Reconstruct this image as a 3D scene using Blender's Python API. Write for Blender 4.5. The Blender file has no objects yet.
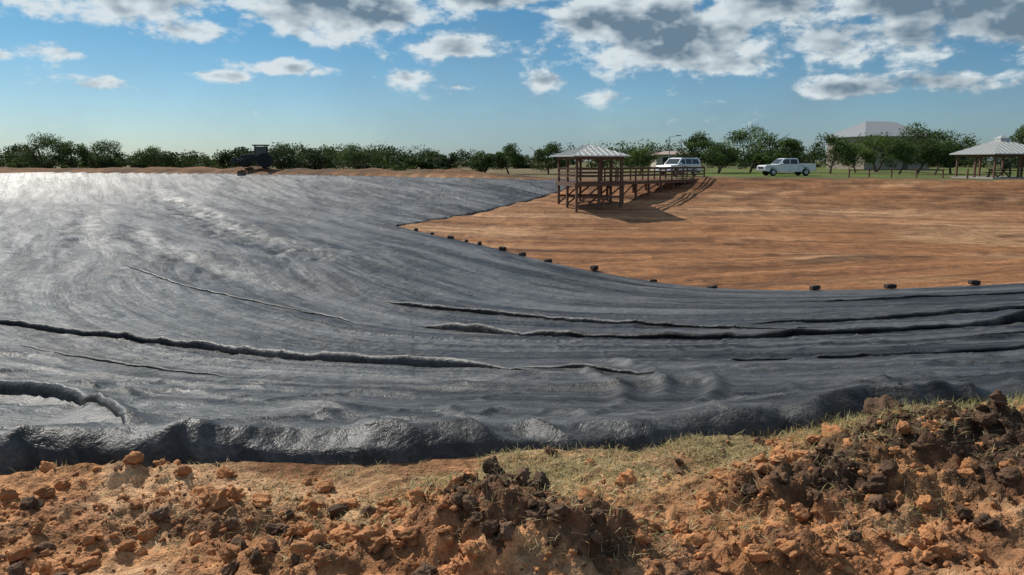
import bpy, bmesh, math, random
import numpy as np
from mathutils import Vector, Matrix
random.seed(7); RNG=np.random.default_rng(11)
scene=bpy.context.scene
R=math.radians
# ------------------------------------------------------------ noise
_T=np.random.default_rng(3).random((256,256))
def vn(x,y,s=0):
    x=np.asarray(x,float)+s*17.31; y=np.asarray(y,float)+s*9.77
    ix=np.floor(x).astype(np.int64); iy=np.floor(y).astype(np.int64)
    fx=x-ix; fy=y-iy
    u=fx*fx*fx*(fx*(fx*6-15)+10); v=fy*fy*fy*(fy*(fy*6-15)+10)
    a=_T[ix&255,iy&255]; b=_T[(ix+1)&255,iy&255]; c=_T[ix&255,(iy+1)&255]; d=_T[(ix+1)&255,(iy+1)&255]
    return (a*(1-u)+b*u)*(1-v)+(c*(1-u)+d*u)*v
def fbm(x,y,o=4,s=0,g=.5):
    r=0;a=1;t=0
    for i in range(o):
        r=r+a*vn(x,y,s+i*3); t+=a; a*=g; x=x*2.03+1.7; y=y*2.03+.9
    return r/t
def ridge(x,y,s,k): return (1-np.abs(2*vn(x,y,s)-1))**k
def sst(a,b,x):
    t=np.clip((x-a)/(b-a),0,1); return t*t*(3-2*t)
# ------------------------------------------------------------ plan of the pond
def catmull(P,n,closed):
    P=[np.array(p,float) for p in P]; out=[]
    N=len(P); rng=range(N if closed else N-1)
    for i in rng:
        p1=P[i];p2=P[(i+1)%N]
        p0=P[i-1] if (closed or i>0) else 2*p1-p2
        p3=P[(i+2)%N] if (closed or i+2<N) else 2*p2-p1
        for k in range(n):
            t=k/n
            out.append(.5*((2*p1)+(-p0+p2)*t+(2*p0-5*p1+4*p2-p3)*t*t+(-p0+3*p1-3*p2+p3)*t**3))
    if not closed: out.append(P[-1])
    return np.array(out)
def segdist(x,y,P,closed=False):
    n=len(P); best=np.full(x.shape,1e9); arc=np.zeros(x.shape); side=np.ones(x.shape); cum=0.
    for i in range(n if closed else n-1):
        a=P[i]; b=P[(i+1)%n]; d=b-a; L=math.hypot(*d)
        if L<1e-9: continue
        t=((x-a[0])*d[0]+(y-a[1])*d[1])/(L*L); t=np.clip(t,0,1)
        ex=x-a[0]-t*d[0]; ey=y-a[1]-t*d[1]; q=ex*ex+ey*ey
        m=q<best; best[m]=q[m]; arc[m]=(cum+t*L)[m]
        side[m]=np.sign(d[0]*ey-d[1]*ex)[m]; cum+=L
    return np.sqrt(best),arc,side
def inside(x,y,P):
    r=np.zeros(x.shape,bool); n=len(P); j=n-1
    for i in range(n):
        xi,yi=P[i]; xj,yj=P[j]
        if yi!=yj:
            r^=((yi>y)!=(yj>y))&(x<(xj-xi)*(y-yi)/(yj-yi)+xi)
        j=i
    return r
RIM=catmull([(-4.5,4.05),(-2.85,4.1),(-1.7,4.22),(-.6,4.25),(.5,4.5),(1.6,4.75),(2.4,4.95),(3.7,5.35),(6.5,6.1),(12,8.2),(25,13),(45,22),(62,38),(55,52),(38,59),
  (24,64),(14,67),(7,67),(0,72),(-15,86),(-40,104),(-75,112),(-88,98),(-62,60),(-36,26),(-20,11),(-10,5.2)],3,True)
BL=catmull([(-60,142),(-45,117),(-25,83),(-8.2,54.6),(-2.4,44.6),(2.2,35),(6.9,28.6),(11.7,26.7),(18.1,27),(32,29),(48,33),(75,40)],4,False)
DIRT=np.array([tuple(p) for p in catmull([(-8.2,54.6),(-2.4,44.6),(2.2,35),(6.9,28.6),(11.7,26.7),(18.1,27),(32,29),(48,33),(75,40)],4,False)]+
   [(90,60),(60,90),(20,90),(7.5,80),(5.6,67),(4,64),(1.2,61.5),(-2.4,58.6),(-5.6,56.6)])
DEP=3.0; WID=22.
def rim_sd(x,y):
    d,a,_=segdist(x,y,RIM,True); return np.where(inside(x,y,RIM),d,-d),a
def dirt_sd(x,y):
    d,a,_=segdist(x,y,DIRT,True); return np.where(inside(x,y,DIRT),d,-d)
def profile(sd):
    t=np.clip(sd/WID,0,1); return -DEP*(1-(1-t)**1.6)
def base_h(x,y,sd):
    z=profile(sd)
    far=sst(30,60,y)
    w=np.exp(-((sd+2.6)/2.0)**2)*far*sst(6,-4,x)
    z=z+w*(.30+.8*fbm(x*.22,y*.22,4,5))
    w2=np.exp(-((sd+.8)/.8)**2)*sst(25,50,y)*sst(5,12,x)
    z=z+w2*(.05+.45*fbm(x*.5,y*.5,3,6))
    return z
MOUNDS=[(2.45,4.15,.62,.42,.31),(1.75,3.75,.5,.4,.15),(2.9,3.6,.6,.5,.26),(-.14,3.28,.36,.30,.23),(.3,3.12,.34,.26,.2),(-1.5,3.55,.45,.2,.07),
        (-2.1,3.95,.5,.12,.07),(1.1,3.1,.3,.2,.14),(-.9,3.0,.3,.2,.09),(3.6,4.6,.7,.35,.2),(4.6,4.3,1.,.6,.3),(-4.5,3.2,.8,.5,.25),(1.2,3.6,.3,.25,.08)]
def mound_h(x,y):
    m=np.zeros(np.shape(x))
    for cx,cy,rx,ry,h in MOUNDS:
        r=((x-cx)/rx)**2+((y-cy)/ry)**2
        m=m+h*np.exp(-r*1.1)
    return m
def near_w(x,y):
    return np.clip(1-(np.hypot(x,y-3.5)-6)/10,0,1)
def ground_h(x,y,sd=None):
    if sd is None: sd,_=rim_sd(x,y)
    z=base_h(x,y,sd)
    nw=near_w(x,y)*sst(.05,-.12,sd); k=np.where(nw>0)[0]
    if len(k):
        xk,yk,sk=x[k],y[k],sd[k]
        mh=mound_h(xk,yk); rough=.45+np.clip(mh/.12,0,1)*1.1+.5*sst(.1,-.9,sk)
        n=(fbm(xk*2.2,yk*2.2,3,1)-.5)*.09+(fbm(xk*9,yk*9,3,2)-.5)*.065*rough
        b=np.abs(fbm(xk*15,yk*15,3,4)-.5)*2
        n=n+(.5-b)*.04*rough+(fbm(xk*45,yk*45,2,8)-.5)*.018*rough
        z[k]+=nw[k]*(mh*(.75+.5*fbm(xk*5,yk*5,3,9))*sst(.0,-.2,sk)+n)
    wr=(fbm(x*.2,y*.2,3,15)-.5)*3
    z=z+(1-near_w(x,y))*sst(-.5,.5,sd)*((fbm(sd*1.2+wr*.25,x*.14,4,12)-.5)*.24+(fbm(x*1.3,y*1.3,2,14)-.5)*.10)
    z=z+sst(-2,-12,sd)*sst(12,40,np.abs(y)+np.abs(x))*(fbm(x*.03,y*.03,3,13)-.5)*.35
    return z
def gz(x,y):
    return float(ground_h(np.array([float(x)]),np.array([float(y)]))[0])
# ------------------------------------------------------------ mesh helpers
def link(o): scene.collection.objects.link(o); return o
def np_mesh(name,V,F,mat=None,smooth=True,cols=None,uv=None):
    me=bpy.data.meshes.new(name); F=np.asarray(F); nf,k=F.shape
    me.vertices.add(len(V)); me.vertices.foreach_set('co',np.asarray(V,np.float32).ravel())
    me.loops.add(nf*k); me.loops.foreach_set('vertex_index',F.astype(np.int32).ravel())
    me.polygons.add(nf); me.polygons.foreach_set('loop_start',np.arange(0,nf*k,k,dtype=np.int32))
    me.polygons.foreach_set('loop_total',np.full(nf,k,np.int32))
    me.polygons.foreach_set('use_smooth',np.full(nf,smooth,bool))
    me.update(calc_edges=True)
    if cols is not None:
        ca=me.color_attributes.new('Col','FLOAT_COLOR','POINT')
        c=np.ones((len(V),4),np.float32); c[:,:3]=cols; ca.data.foreach_set('color',c.ravel())
    if uv is not None:
        ul=me.uv_layers.new(name='UVMap'); ul.data.foreach_set('uv',np.asarray(uv,np.float32)[F.ravel()].ravel())
    if mat: me.materials.append(mat)
    o=bpy.data.objects.new(name,me); return link(o)
def grid_faces(nx,ny):
    i=np.arange(nx-1); j=np.arange(ny-1); J,I=np.meshgrid(j,i,indexing='ij')
    a=(J*nx+I).ravel(); return np.stack([a,a+1,a+nx+1,a+nx],1)
# ------------------------------------------------------------ materials
def new_mat(name):
    m=bpy.data.materials.new(name); m.use_nodes=True; nt=m.node_tree
    return m,nt,nt.nodes['Principled BSDF']
def nd(nt,t,**k):
    n=nt.nodes.new(t)
    for a,b in k.items(): setattr(n,a,b)
    return n
def mat_simple(name,col,rough=.6,metal=0,var=.25,scale=6,bump=.0,spec=.5,coat=0):
    m,nt,p=new_mat(name); L=nt.links.new
    tc=nd(nt,'ShaderNodeTexCoord'); n=nd(nt,'ShaderNodeTexNoise'); n.inputs['Scale'].default_value=scale; n.inputs['Detail'].default_value=3
    L(tc.outputs['Object'],n.inputs['Vector'])
    r=nd(nt,'ShaderNodeMapRange'); r.inputs[3].default_value=1-var; r.inputs[4].default_value=1+var
    L(n.outputs['Fac'],r.inputs[0])
    mx=nd(nt,'ShaderNodeVectorMath',operation='SCALE'); mx.inputs[0].default_value=col[:3]; L(r.outputs[0],mx.inputs['Scale'])
    L(mx.outputs[0],p.inputs['Base Color']); p.inputs['Roughness'].default_value=rough; p.inputs['Metallic'].default_value=metal
    p.inputs['Specular IOR Level'].default_value=spec; p.inputs['Coat Weight'].default_value=coat
    if bump:
        b=nd(nt,'ShaderNodeBump'); b.inputs['Strength'].default_value=bump; b.inputs['Distance'].default_value=.02
        L(n.outputs['Fac'],b.inputs['Height']); L(b.outputs[0],p.inputs['Normal'])
    return m
def mat_attr(name,rough=.8,trans=0,var=.3,scale=3):
    m,nt,p=new_mat(name); L=nt.links.new
    a=nd(nt,'ShaderNodeAttribute'); a.attribute_name='Col'
    tc=nd(nt,'ShaderNodeTexCoord'); n=nd(nt,'ShaderNodeTexNoise'); n.inputs['Scale'].default_value=scale; n.inputs['Detail'].default_value=2
    L(tc.outputs['Object'],n.inputs['Vector'])
    r=nd(nt,'ShaderNodeMapRange'); r.inputs[3].default_value=1-var; r.inputs[4].default_value=1+var; L(n.outputs['Fac'],r.inputs[0])
    s=nd(nt,'ShaderNodeVectorMath',operation='SCALE'); L(a.outputs['Color'],s.inputs[0]); L(r.outputs[0],s.inputs['Scale'])
    L(s.outputs[0],p.inputs['Base Color']); p.inputs['Roughness'].default_value=rough; p.inputs['Specular IOR Level'].default_value=.25
    if trans:
        t=nd(nt,'ShaderNodeBsdfTranslucent'); L(s.outputs[0],t.inputs['Color']); mx=nd(nt,'ShaderNodeMixShader'); mx.inputs[0].default_value=trans
        L(p.outputs[0],mx.inputs[1]); L(t.outputs[0],mx.inputs[2]); L(mx.outputs[0],nt.nodes['Material Output'].inputs['Surface'])
    return m
class Kit:
    def __init__(s,nt): s.nt=nt; s.L=nt.links.new; s.tc=nd(nt,'ShaderNodeTexCoord')
    def noise(s,sc,det,vec=None,rg=.6,dist=0):
        n=nd(s.nt,'ShaderNodeTexNoise'); n.inputs['Scale'].default_value=sc; n.inputs['Detail'].default_value=det; n.inputs['Roughness'].default_value=rg; n.inputs['Distortion'].default_value=dist
        s.L(vec if vec else s.tc.outputs['Object'],n.inputs['Vector']); return n.outputs['Fac']
    def map(s,scale,rot=0):
        q=nd(s.nt,'ShaderNodeMapping'); q.inputs['Scale'].default_value=scale; q.inputs['Rotation'].default_value=(0,0,rot); s.L(s.tc.outputs['UV'],q.inputs['Vector']); return q.outputs[0]
    def rng(s,v,lo,hi,a0=.3,a1=.7):
        r=nd(s.nt,'ShaderNodeMapRange')
        for i,k in enumerate((a0,a1,lo,hi)): r.inputs[i+1].default_value=k
        s.L(v,r.inputs[0]); return r.outputs[0]
    def op(s,o,x,y):
        k=nd(s.nt,'ShaderNodeMath',operation=o)
        for i,v in enumerate((x,y)):
            if isinstance(v,(int,float)): k.inputs[i].default_value=v
            else: s.L(v,k.inputs[i])
        return k.outputs[0]
    def bump(s,src,st,dist,prev=None,inv=False):
        b=nd(s.nt,'ShaderNodeBump',invert=inv); b.inputs['Strength'].default_value=st; b.inputs['Distance'].default_value=dist; s.L(src,b.inputs['Height'])
        if prev: s.L(prev,b.inputs['Normal'])
        return b.outputs[0]
def soil_mat():
    m,nt,p=new_mat('soil'); K=Kit(nt); L=K.L
    a=nd(nt,'ShaderNodeAttribute'); a.attribute_name='Col'
    n1=K.noise(14,4); n2=K.noise(1.6,5,None,.7); n3=K.noise(90,2)
    n4=K.noise(1,5,K.map((.15,1.7,1),.05),.72,.8); n5=K.noise(1,4,K.map((.05,.5,1),.05),.6,.6)
    f=K.op('MULTIPLY',K.op('MULTIPLY',K.rng(n1,.55,1.4),K.rng(n2,.70,1.28)),K.op('MULTIPLY',K.rng(n3,.75,1.25),K.op('MULTIPLY',K.rng(n4,.56,1.34,.35,.65),K.rng(n5,.68,1.28))))
    s=nd(nt,'ShaderNodeVectorMath',operation='SCALE'); L(a.outputs['Color'],s.inputs[0]); L(f,s.inputs['Scale'])
    L(s.outputs[0],p.inputs['Base Color']); p.inputs['Roughness'].default_value=.95; p.inputs['Specular IOR Level'].default_value=.15
    h=K.op('ADD',K.op('ADD',K.op('MULTIPLY',n3,.012),K.op('MULTIPLY',n2,.06)),K.op('ADD',K.op('MULTIPLY',n1,.035),K.op('MULTIPLY',n4,.09)))
    L(K.bump(h,.95,1.0),p.inputs['Normal'])
    return m
def liner_mat():
    m,nt,p=new_mat('black_geomembrane'); K=Kit(nt); L=K.L
    st=K.noise(1,5,K.map((.09,.85,1)),.72,.7); st2=K.noise(1,3,K.map((.45,4.5,1)),.6,.5)
    g=K.noise(38,3,None,.75); c=K.noise(6,4,None,.68,.4); big=K.noise(.22,2); mid=K.noise(1.1,3,None,.62,.5)
    d=K.op('MULTIPLY',K.op('MULTIPLY',K.rng(st,0,1.3,.42,.70),K.rng(c,.3,1.5)),K.rng(g,.4,1.6))
    d=K.op('ADD',d,K.op('MULTIPLY',K.rng(st2,0,.6,.5,.72),K.rng(mid,0,1,.4,.65)))
    mx=nd(nt,'ShaderNodeMix',data_type='RGBA'); mx.inputs[6].default_value=(.0075,.008,.009,1); mx.inputs[7].default_value=(.105,.103,.10,1); L(d,mx.inputs[0])
    L(mx.outputs[2],p.inputs['Base Color'])
    L(K.op('ADD',K.op('ADD',K.rng(st2,-.06,.06),K.rng(mid,-.07,.07)),K.op('ADD',K.rng(big,.46,.54),K.rng(c,-.05,.05))),p.inputs['Roughness'])
    L(K.op('MULTIPLY',K.rng(st,.20,.52,.36,.66),K.rng(mid,.75,1.25)),p.inputs['Specular IOR Level'])
    h=K.op('ADD',K.op('ADD',K.op('MULTIPLY',g,.007),K.op('MULTIPLY',c,.036)),K.op('ADD',K.op('ADD',K.op('MULTIPLY',st2,.02),K.op('MULTIPLY',st,.045)),K.op('MULTIPLY',mid,.07)))
    L(K.bump(h,.9,1.0),p.inputs['Normal']); return m
SOIL=soil_mat(); LINER=liner_mat()
# ------------------------------------------------------------ ground sheet
def axis(lo,hi,step,grow,far_lo,far_hi):
    mid=list(np.arange(lo,hi+1e-6,step)); s=step; a=[];x=mid[-1]
    while x<far_hi: s*=grow; x+=s; a.append(x)
    s=step; b=[];x=mid[0]
    while x>far_lo: s*=grow; x-=s; b.append(x)
    return np.array(b[::-1]+mid+a)
gx=axis(-3.3,3.3,.016,1.022,-1500,1500); gy=axis(2.6,5.5,.016,1.021,-300,1800)
X,Y=np.meshgrid(gx,gy); x=X.ravel(); y=Y.ravel()
sd,arc=rim_sd(x,y); ds=dirt_sd(x,y)
sdw=sd+(vn(arc*1.7,arc*0,20)-.5)*.16*sst(30,12,y)
sdL=np.minimum(sdw,-ds)
z=ground_h(x,y,sd)-.35*sst(.05,.9,sdL)-.5*sst(1.5,4,sdL)
C=np.zeros((len(x),3))
def mixc(w,c):
    global C
    w=np.clip(w,0,1)[:,None]; C=C*(1-w)+np.array(c)*w
C[:]=(.15,.125,.06)
n1=fbm(x*.05,y*.05,4,30); n2=fbm(x*.4,y*.4,4,31)
mixc(sst(.45,.6,n1),(.22,.17,.09))
mixc(sst(12,22,x)*sst(-4,-9,sd)*sst(60,70,y)*sst(.35,.5,n2),(.13,.14,.05))
mixc(sst(12,22,x)*sst(-16,-24,sd)*sst(60,70,y)*sst(190,170,y)*sst(.38,.55,n2),(.12,.18,.03))
mixc(sst(-7,-3.5,sd)*sst(25,50,y),(.19,.10,.05))
mixc(sst(-7,-2,sd)*sst(25,50,y)*sst(.5,.6,n2),(.12,.075,.04))
mixc(sst(-.8,.6,sd),(.33,.155,.069))
mixc(sst(-.3,.4,sd)*sst(.45,.68,fbm(x*.10,sd*.5+x*.03,4,33))*.75,(.44,.26,.14))
mixc(sst(-.3,.4,sd)*sst(.52,.66,fbm(x*.10,sd*.9,5,34))*.65,(.20,.09,.043))
wv=(fbm(x*.12,y*.12,3,47)-.5)*1.2
u1=sd*.42+arc*.006+wv*.35
tr=0
for kk,(o1,sd_) in enumerate(((0,44),(.10,44),(.5,45),(.6,45))): tr=tr+ridge(arc*.01+kk//2*7,u1+o1,sd_,22)
mixc(sst(.3,1.5,sd)*np.clip(tr,0,1)*.8*sst(.3,.5,fbm(x*.5,y*.5,3,46)),(.13,.062,.034))
mixc(sst(4,10,sd)*sst(.6,0,sst(10,22,sd))*.3,(.44,.25,.14))
nr=sst(26,12,np.hypot(x,y))*sst(.3,0,sd)
mixc(nr,(.41,.205,.095))
t1=fbm(x*1.1,y*1.6,4,35); mixc(nr*sst(.5,.62,t1)*.75,(.50,.31,.17))
mixc(nr*sst(.45,.6,fbm(x*1.4,y*2,4,37))*.6,(.43,.18,.075))
mixc(nr*sst(-1.05,-.25,sd)*sst(-1.2,.4,x)*.85*sst(.3,.5,fbm(x*2.5,y*2.5,4,38)),(.29,.23,.11))
mh=mound_h(x,y); mixc(nr*sst(.04,.16,mh)*sst(.34,.48,fbm(x*2,y*2,4,36)),(.095,.056,.036))
cm=np.exp(-(((x-.12)/.42)**2+((y-3.22)/.3)**2)); mixc(nr*sst(.3,.7,cm)*sst(.33,.5,fbm(x*4,y*4,4,48)),(.065,.042,.03))
mixc(nr*sst(.58,.68,fbm(x*3,y*3,4,41))*.6,(.24,.11,.055))
ground=np_mesh('ground',np.stack([x,y,z],1),grid_faces(len(gx),len(gy)),SOIL,True,C,np.stack([arc,sd],1))
# ------------------------------------------------------------ pond liner
SWELLS=[([(-45,97),(-32,76),(-22,58),(-13,43),(-5,32)],-.24,1.2),([(-30,62),(-22,46),(-14,35),(-9,28.5),(-3,23)],-.12,.7),([(-42,80),(-34,62),(-26,47),(-20,37)],-.14,.9),
 ([(-7.5,9.4),(-5.2,7.9),(-4.0,7.0),(-3.2,5.9),(-2.6,4.9)],.10,.2),([(1.1,11),(1.5,9),(1.5,7.5),(1.25,6.3)],.07,.10),([(.6,10),(1.05,8.2),(1.0,6.9),(.75,6)],.055,.09),([(1.9,8.4),(2.0,7.4),(1.7,6.4),(1.35,5.9)],.07,.09),
 ([(-1.6,9.6),(-.4,8.3),(.9,7.7),(2.6,7.5)],.045,.12),([(-8,11.5),(-4,9.3),(-1.8,8.2),(-.2,7.3)],.045,.12),([(-.6,6.6),(-.3,5.6),(-.1,5.0)],.055,.07),([(2.6,7.4),(2.5,6.5),(2.2,5.8)],.055,.08),([(-1.6,6.2),(-1.3,5.4),(-1.25,4.9)],.05,.07),
 ([(.3,5.9),(.5,5.3),(.5,4.95)],.045,.06),([(-2.2,5.6),(-2.0,5.0),(-2.05,4.6)],.05,.07),([(3.3,7.2),(3.3,6.5),(3.1,6)],.05,.07)]
def liner_surface(x,y):
    sd,arc=rim_sd(x,y); ds=dirt_sd(x,y); bd,bp,bs=segdist(x,y,BL)
    q=bd*-bs; p=bp; nearrim=sst(34,16,y)
    sdw=sd+(vn(arc*1.7,arc*0,20)-.5)*.16*sst(30,12,y)+((vn(arc*5,arc*0,24)-.5)*.09+(vn(arc*11,arc*0,25)-.5)*.02)*nearrim
    sdL=np.minimum(sdw,-ds); z=profile(np.maximum(sd,0)); dist=np.hypot(x,y); edge=sst(0,1.2,sdL)
    warp=(fbm(p*.08,q*.2,4,50)-.5)*7
    disp=(fbm(p*.06,(q+warp*.3)*.40,4,51)-.5)*.14*sst(4,22,dist)
    disp+=(fbm(p*.09,(q+warp*.35)*.8,4,51)-.5)*.06
    disp+=(fbm(p*.4,q*2.2+warp*.4,3,52)-.5)*.035
    disp+=ridge(p*.08,q*.62+warp*.4,53,14)*.045*sst(.35,.6,vn(p*.09,q*.3,54))
    disp+=ridge(p*.22+3,q*1.6+warp*.6,55,9)*.028*sst(.35,.6,vn(p*.25,q*.6,56))
    nr_=sst(34,9,dist)
    disp+=ridge(x*.8+y*.55,y*1.0-x*.35,57,9)*.045*sst(.42,.65,vn(x*.5,y*.4,58))*nr_
    disp+=ridge(x*.9-y*.75,y*.8+x*.5,65,9)*.04*sst(.42,.65,vn(x*.45,y*.5,66))*nr_
    disp+=ridge(x*2.2-y*.9,y*1.6+x*.7,62,6)*.024*sst(.4,.7,vn(x*.8,y*.6,63))*nr_
    disp+=(fbm(x*1.9,y*1.6,4,59,.6)-.5)*.05
    disp*=.35+.65*edge
    for pts,h,w in SWELLS:
        P=catmull(pts,4,False); lo=P.min(0)-3*w-.6; hi=P.max(0)+3*w+.6
        k=np.where((x>lo[0])&(x<hi[0])&(y>lo[1])&(y<hi[1]))[0]
        if not len(k): continue
        xx=x[k]+(fbm(x[k]*1.2,y[k]*1.2,3,60)-.5)*w*2; yk=y[k]+(fbm(x[k]*1.2,y[k]*1.2,3,61)-.5)*w*2
        d,a,s=segdist(xx,yk,P); tot=np.sum(np.hypot(*np.diff(P,axis=0).T))
        env=sst(0,.2,a/tot)*sst(1,.8,a/tot)*(.4+1.0*vn(a*.9,a*0,int(abs(h)*1000)))
        disp[k]+=h*env*np.exp(-(d/w)**2)
    lip_h=(.16-.03*sst(-1,3,x))*(.55+.9*fbm(arc*.9,arc*0,3,70))
    cr=.15+.15*vn(arc*1.9,arc*0,73)
    t=np.clip((sdw+.04)/cr,0,1)
    lip=np.where(sdw<cr,t**.8,1-sst(cr,1.3,sdw)*.85)*lip_h
    sk=arc+(sdw-.2)*.9*np.sin(arc*1.3+2)+.12*np.sin(arc*4.1); up=sst(-.04,.14,sdw)
    puck=(fbm(sk*2.2,sdw*.5,3,71)-.5)*.10*np.exp(-np.clip(sdw,0,9)/.7)
    puck+=(ridge(sk*1.9,sdw*.5,72,2.2)-.35)*.085*np.exp(-np.clip(sdw-.1,0,9)/.5)
    puck+=(ridge(sk*4.6,sdw*.9,74,1.6)-.45)*.035*np.exp(-np.clip(sdw-.1,0,9)/.3)
    z=z+disp+(lip+puck*up)*nearrim+.035-.5*sst(.02,-.28,sdL)
    return z,sdL,p,q
lx=axis(-5.0,5.0,.029,1.009,-92,66); 
yy=[3.5]
while yy[-1]<116: yy.append(yy[-1]+max(.018,.0058*yy[-1]) if yy[-1]>6.5 else yy[-1]+.018)
ly=np.array(yy)
X,Y=np.meshgrid(lx,ly); x=X.ravel(); y=Y.ravel()
z,sdL,p,q=liner_surface(x,y)
keep=(sdL>-.35)
F=grid_faces(len(lx),len(ly)); F=F[keep[F].all(1)]
used=np.unique(F); remap=np.full(len(x),-1); remap[used]=np.arange(len(used))
LV=[np.stack([x,y,z],1)[used]]; LF=[remap[F]]; LU=[np.stack([p,q],1)[used]]; lo_=len(used)
SEAMS=[([(-13,17),(-10.5,16),(-6.2,14),(-2.6,11.6),(-.6,10.5),(.56,9.2)],.12,.3,.4),
 ([(-2.9,20),(.97,15.8),(3.4,13.9),(6.05,13.2),(10,13.6),(18,15.5)],.23,.5,.4),
 ([(-4.4,25.3),(-.3,21.6),(3,18),(5.2,16),(7,15.2)],.15,.35,.4),
 ([(-6.6,8.6),(-5.2,7.8),(-4.2,7.1),(-3.2,6.0),(-2.6,5.1)],.15,.16,.4),
 ([(-.9,10.9),(.2,9.9),(1.2,8.7),(1.5,8.0)],.06,.15,1),([(5.0,16.9),(9,16.4),(16,18)],.10,.3,.4),
 ([(2.2,9.8),(4.2,9.2),(6.5,9.3),(10,10.2)],.04,.2,.7),([(-9,13.5),(-6,11.6),(-3.5,10)],.03,.2,.7),
 ([(8,22.6),(14,22.5),(24,24)],.07,.3,.4),
 ([(-18,35),(-12,28),(-6.8,23),(-3,19.5)],.06,.3,.5),([(6,11.5),(9,11.5),(14,13)],.06,.25,.6)]
for si,(pts,h,w,wa) in enumerate(SEAMS):
    P=catmull(pts,10,False); cum=np.concatenate([[0],np.cumsum(np.hypot(*np.diff(P,axis=0).T))]); n=int(cum[-1]/.07); s_=np.linspace(0,cum[-1],n)
    cx=np.interp(s_,cum,P[:,0]); cy=np.interp(s_,cum,P[:,1]); tx=np.gradient(cx); ty=np.gradient(cy); l=np.hypot(tx,ty); nx,ny=ty/l,-tx/l
    wob=((fbm(s_*.35,s_*0,3,200+si)-.5)*.5+(fbm(s_*2.2,s_*0,3,230+si)-.5)*.12)*wa; cx=cx+nx*wob; cy=cy+ny*wob
    env=sst(0,.12,s_/cum[-1])*sst(1,.85,s_/cum[-1])*np.clip(.1+1.5*fbm(s_*.4,s_*0,3,260+si),.25,1.2)*(.85+.3*vn(s_*3,s_*0,290+si))
    offs=[(-2.4,-.05),(-1.2,.12),(-.6,.45),(-.25,.85),(-.08,1.0),(0,.93),(.03,.6),(.02,.25),(.03,-.6)]
    rows=[]
    for o_,hh in offs:
        ox=o_*w if o_<0 else o_*1.0
        xx=cx+nx*ox; yy_=cy+ny*ox; zz,_,pp_,qq=liner_surface(xx,yy_)
        if o_>=0: zz=z0
        elif o_==-.08: z0=zz
        rows.append(np.stack([xx,yy_,zz+h*env*hh-(.02 if hh<0 else 0),pp_,qq],1))
    A=np.stack(rows,0); m_=len(offs); Fq=grid_faces(n,m_)+lo_
    A=A.reshape(-1,5); LV.append(A[:,:3]); LF.append(Fq); LU.append(A[:,3:]); lo_+=len(A)
liner=np_mesh('pond_liner',np.concatenate(LV),np.concatenate(LF),LINER,True,None,np.concatenate(LU))
# ------------------------------------------------------------ clods
def ico(sub):
    bm=bmesh.new(); bmesh.ops.create_icosphere(bm,subdivisions=sub,radius=1); bm.verts.ensure_lookup_table()
    V=np.array([v.co[:] for v in bm.verts]); Fc=np.array([[v.index for v in f.verts] for f in bm.faces]); bm.free(); return V,Fc
def rand_rot(rng):
    a=rng.normal(size=4); a/=np.linalg.norm(a); w,X_,Y_,Z_=a
    return np.array([[1-2*(Y_*Y_+Z_*Z_),2*(X_*Y_-Z_*w),2*(X_*Z_+Y_*w)],[2*(X_*Y_+Z_*w),1-2*(X_*X_+Z_*Z_),2*(Y_*Z_-X_*w)],[2*(X_*Z_-Y_*w),2*(Y_*Z_+X_*w),1-2*(X_*X_+Y_*Y_)]])
I1,I3=ico(2),ico(4)
def clod_shape(base,rng,rough,cuts=9):
    V=base.copy(); 
    for _ in range(cuts):
        n=rng.normal(size=3); n/=np.linalg.norm(n); c=rng.uniform(.5,.88); dd=V@n; V=V-np.outer(np.clip(dd-c,0,9),n)
    o=rng.uniform(0,50,3)
    f=fbm(V[:,0]*2.2+o[0]+V[:,2]*1.3,V[:,1]*2.2+o[1]-V[:,2]*1.7,5,3,.6)-.5
    V=V*(1+f[:,None]*rough)
    return V*rng.uniform(.65,1.1,3)
cv=[];cf=[];cc=[];off=0
small=[clod_shape(I1[0],RNG,.9) for _ in range(14)]; large=[clod_shape(I3[0],RNG,1.3,6) for _ in range(10)]
def place(xs,ys,rs,big=False):
    global off
    zs=ground_h(np.array(xs),np.array(ys)); mhs=mound_h(np.array(xs),np.array(ys))
    for x0,y0,r,z0,mm in zip(xs,ys,rs,zs,mhs):
        L_=large if (r>.026 or big) else small; Fc=I3[1] if (r>.026 or big) else I1[1]
        V=L_[RNG.integers(len(L_))]@rand_rot(RNG).T*r; V[:,2]*=.8
        V=V+np.array([x0,y0,z0+r*.25]); cv.append(V); cf.append(Fc+off); off+=len(V)
        k=RNG.random(); dk=.2+(.45 if mm>.12 else 0)-(.15 if big else 0)
        if math.hypot((x0-.12)/.42,(y0-3.2)/.3)<1: dk=.85
        c=np.array((.44,.20,.085))*(.75+.5*k) if RNG.random()>dk else np.array((.12,.07,.042))*(.7+.8*k)
        cc.append(np.tile(c,(len(V),1)))
n=9500
xs=RNG.uniform(-4,5,n*4); ys=RNG.uniform(2.4,5.2,n*4); s_,_=rim_sd(xs,ys); dens=sst(.35,.65,fbm(xs*1.3,ys*1.8,3,80))*.8+np.clip(mound_h(xs,ys)/.12,0,1)*.9+.08
k=(s_<-.12)&(RNG.random(len(xs))<dens*(.3+.7*sst(-.3,-.7,s_))); xs=xs[k][:n];ys=ys[k][:n]
rs=.0055*(1-RNG.random(len(xs)))**(-.62); rs=np.clip(rs,.005,.055)
place(xs,ys,rs)
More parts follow.
